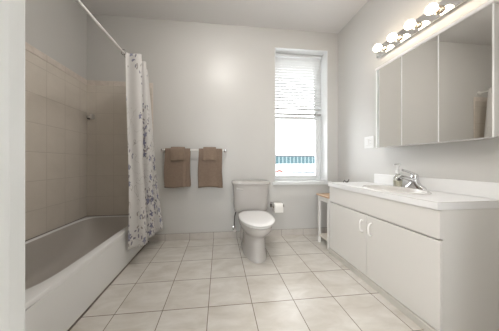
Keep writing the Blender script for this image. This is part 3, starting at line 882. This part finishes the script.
bm = B(); lathe(bm, [(0.0125, 0.0), (0.0125, -0.012), (0.009, -0.013)], (FX - 0.143, FY + 0.004, CZ + 0.084), 'z', 16); obj('aerator', bm, M['darkmetal'], fc, True)
bm = B(); lathe(bm, [(0.023, 0.0), (0.025, 0.010), (0.024, 0.034), (0.015, 0.046), (0.0, 0.049)], (FX, FY, CZ + 0.0805), 'z', 20); obj('handle_cap', bm, M['chrome'], fc, True)
bm = B(); tube(bm, [(FX - 0.004, FY, CZ + 0.116), (FX - 0.04, FY + 0.002, CZ + 0.138), (FX - 0.085, FY + 0.004, CZ + 0.153), (FX - 0.11, FY + 0.005, CZ + 0.158)], [0.014, 0.0095, 0.0085, 0.010], 12); obj('lever', bm, M['chrome'], fc, True)

# soap dispenser
bx_, by_ = 1.602, 1.463
sd = thing('soap_dispenser', 'clear soap pump bottle with cream soap beside the faucet', 'soap dispenser', (bx_, by_, CZ))
bm = B(); lathe(bm, [(0.026, 0.0005), (0.031, 0.006), (0.032, 0.070), (0.029, 0.085), (0.016, 0.105), (0.013, 0.110), (0.013, 0.122)], (bx_, by_, CZ), 'z', 24); obj('bottle', bm, M['bottle'], sd, True, 'clear plastic bottle')
bm = B(); lathe(bm, [(0.022, 0.003), (0.0292, 0.008), (0.0302, 0.060), (0.0, 0.0605)], (bx_, by_, CZ), 'z', 24); obj('soap', bm, M['soap'], sd, True, 'cream coloured liquid soap')
bm = B()
lathe(bm, [(0.016, 0.122), (0.016, 0.148), (0.007, 0.151), (0.0065, 0.190), (0.015, 0.193), (0.016, 0.208), (0.0, 0.211)], (bx_, by_, CZ), 'z', 18)
tube(bm, [(bx_, by_, CZ + 0.202), (bx_ - 0.028, by_, CZ + 0.202), (bx_ - 0.042, by_, CZ + 0.195)], 0.0065, 10)
obj('pump', bm, M['plastic'], sd, True, 'white pump top')

# small dark clip at the far counter end
cl = thing('hair_clip', 'small dark clip lying at the far end of the countertop', 'hair clip', (1.37, 1.815, CZ))
bm = B(); tube(bm, [(1.338, 1.822, CZ + 0.007), (1.352, 1.820, CZ + 0.024), (1.366, 1.818, CZ + 0.011), (1.382, 1.816, CZ + 0.007)], [0.006, 0.008, 0.007, 0.006], 10); obj('jaw', bm, M['darkmetal'], cl, True)
bm = B(); tube(bm, [(1.376, 1.816, CZ + 0.006), (1.390, 1.815, CZ + 0.016), (1.401, 1.814, CZ + 0.038)], [0.006, 0.007, 0.004], 10); obj('jaw', bm, M['darkmetal'], cl, True)

# ------------------------------------------------------------------ mirror cabinet
MX, MY0, MY1, MZ0, MZ1 = 1.526, 0.850, 1.616, 1.141, 1.895
mc = thing('mirror_cabinet', 'wall mounted medicine cabinet with three mirror doors above the sink', 'mirror cabinet', (XR, (MY0 + MY1) / 2, MZ0))
bm = B(); box(bm, MX + 0.014, XR - 0.001, MY0 + 0.003, MY1 - 0.003, MZ0 + 0.004, MZ1 - 0.002, 0.003); obj('body', bm, M['cabinet_white'], mc)
bm = B(); box(bm, MX - 0.004, MX + 0.0135, MY0, MY1, MZ1 - 0.001, MZ1 + 0.022, 0.003); box(bm, MX + 0.0135, XR - 0.001, MY0, MY1, MZ1 - 0.001, MZ1 + 0.010)
obj('top_rail', bm, M['cabinet_white'], mc)
wd = (MY1 - MY0) / 3
for k in range(3):
    ya, yb = MY0 + k * wd + 0.0012, MY0 + (k + 1) * wd - 0.0012
    bm = B(); box(bm, MX + 0.003, MX + 0.0135, ya, yb, MZ0, MZ1 - 0.0015, 0.001); d = obj('door', bm, M['mirror_edge'], mc)
    e0 = 0.006 if k == 0 else 0.003
    e1 = 0.018 if k == 2 else 0.003
    bm = B(); box(bm, MX, MX + 0.0035, ya + e0, yb - e1, MZ0 + 0.002, MZ1 - 0.003); obj('mirror', bm, M['mirror'], d, label='mirror glass')

# ------------------------------------------------------------------ light bar
LZ, LY0, LY1 = 2.140, 0.80, 1.722
lb = thing('vanity_light_bar', 'chrome light bar with glowing globe bulbs above the mirror cabinet', 'light fixture', (XR, (LY0 + LY1) / 2, LZ))
bm = B(); box(bm, XR - 0.026, XR - 0.0005, LY0, LY1, LZ - 0.056, LZ + 0.056, 0.004); obj('back_plate', bm, M['plate_chrome'], lb)
for k in range(6):
    y = 1.638 - k * 0.1524
    bm = B(); lathe(bm, [(0.028, XR - 0.026), (0.028, XR - 0.034), (0.021, XR - 0.038), (0.021, XR - 0.056), (0.018, XR - 0.058)], (0, y, LZ), 'x', 20); sc_ = obj('socket', bm, M['socket'], lb, True)
    bm = B()
    R, xc = 0.035, XR - 0.093
    prof = [(R * math.sin(a), xc - R * math.cos(a)) for a in [PI * q / 16 for q in range(0, 15)]]
    prof[0] = (0.001, prof[0][1])
    prof += [(0.015, XR - 0.0585), (0.015, XR - 0.0565)]
    lathe(bm, prof, (0, y, LZ), 'x', 24); obj('bulb', bm, M['bulb'], sc_, True, 'glowing white globe bulb')

# ------------------------------------------------------------------ switch plate
SYP, SZP = 1.838, 1.222
sw = thing('switch_plate', 'white double switch and outlet plate beside the mirror cabinet', 'switch plate', (XR, SYP, SZP))
bm = B(); box(bm, XR - 0.006, XR - 0.0005, SYP - 0.062, SYP + 0.062, SZP - 0.064, SZP + 0.064, 0.002); obj('plate', bm, M['plastic'], sw)
for k, dy in enumerate((0.024, -0.024)):
    bm = B(); box(bm, XR - 0.0072, XR - 0.0055, SYP + dy - 0.0195, SYP + dy + 0.0195, SZP - 0.036, SZP + 0.036); obj('insert_gap', bm, M['kick'], sw)
    bm = B(); box(bm, XR - 0.0095, XR - 0.0065, SYP + dy - 0.0165, SYP + dy + 0.0165, SZP - 0.033, SZP + 0.033, 0.001); ins_ = obj('rocker' if k == 0 else 'outlet', bm, M['plastic'], sw)
    if k == 1:
        for dz in (-0.018, 0.018):
            for ddy in (-0.006, 0.006):
                bm = B(); box(bm, XR - 0.0098, XR - 0.009, SYP + dy + ddy - 0.001, SYP + dy + ddy + 0.001, SZP + dz - 0.004, SZP + dz + 0.004); obj('slot', bm, M['slot'], ins_)

# ------------------------------------------------------------------ hallway fill lamp, added out of view
hl = thing('ceiling_lamp', 'round flush hallway ceiling lamp added unseen for fill light', 'ceiling lamp', (-0.7, -0.5, H))
bm = B(); lathe(bm, [(0.17, 0.0), (0.17, -0.02), (0.16, -0.025)], (-0.7, -0.5, H - 0.0005), 'z', 32); obj('base', bm, M['chrome'], hl, True)
bm = B(); lathe(bm, [(0.155, -0.025), (0.15, -0.05), (0.12, -0.08), (0.07, -0.098), (0.001, -0.104)], (-0.7, -0.5, H - 0.0005), 'z', 32); obj('diffuser', bm, M['hall_fill_lamp'], hl, True)

# ceiling lamp of the bathroom, above the frame (its glow shows on the back wall)
rl_ = thing('ceiling_lamp', 'round flush bathroom ceiling lamp above the middle of the floor', 'ceiling lamp', (0.05, 1.15, H))
bm = B(); lathe(bm, [(0.17, 0.0), (0.17, -0.02), (0.16, -0.025)], (0.05, 1.15, H - 0.0005), 'z', 32); obj('base', bm, M['chrome'], rl_, True)
bm = B(); lathe(bm, [(0.155, -0.025), (0.15, -0.05), (0.12, -0.08), (0.07, -0.098), (0.001, -0.104)], (0.05, 1.15, H - 0.0005), 'z', 32); obj('diffuser', bm, M['room_lamp'], rl_, True)

for o in S.objects:
    if '_w' in o: del o['_w']
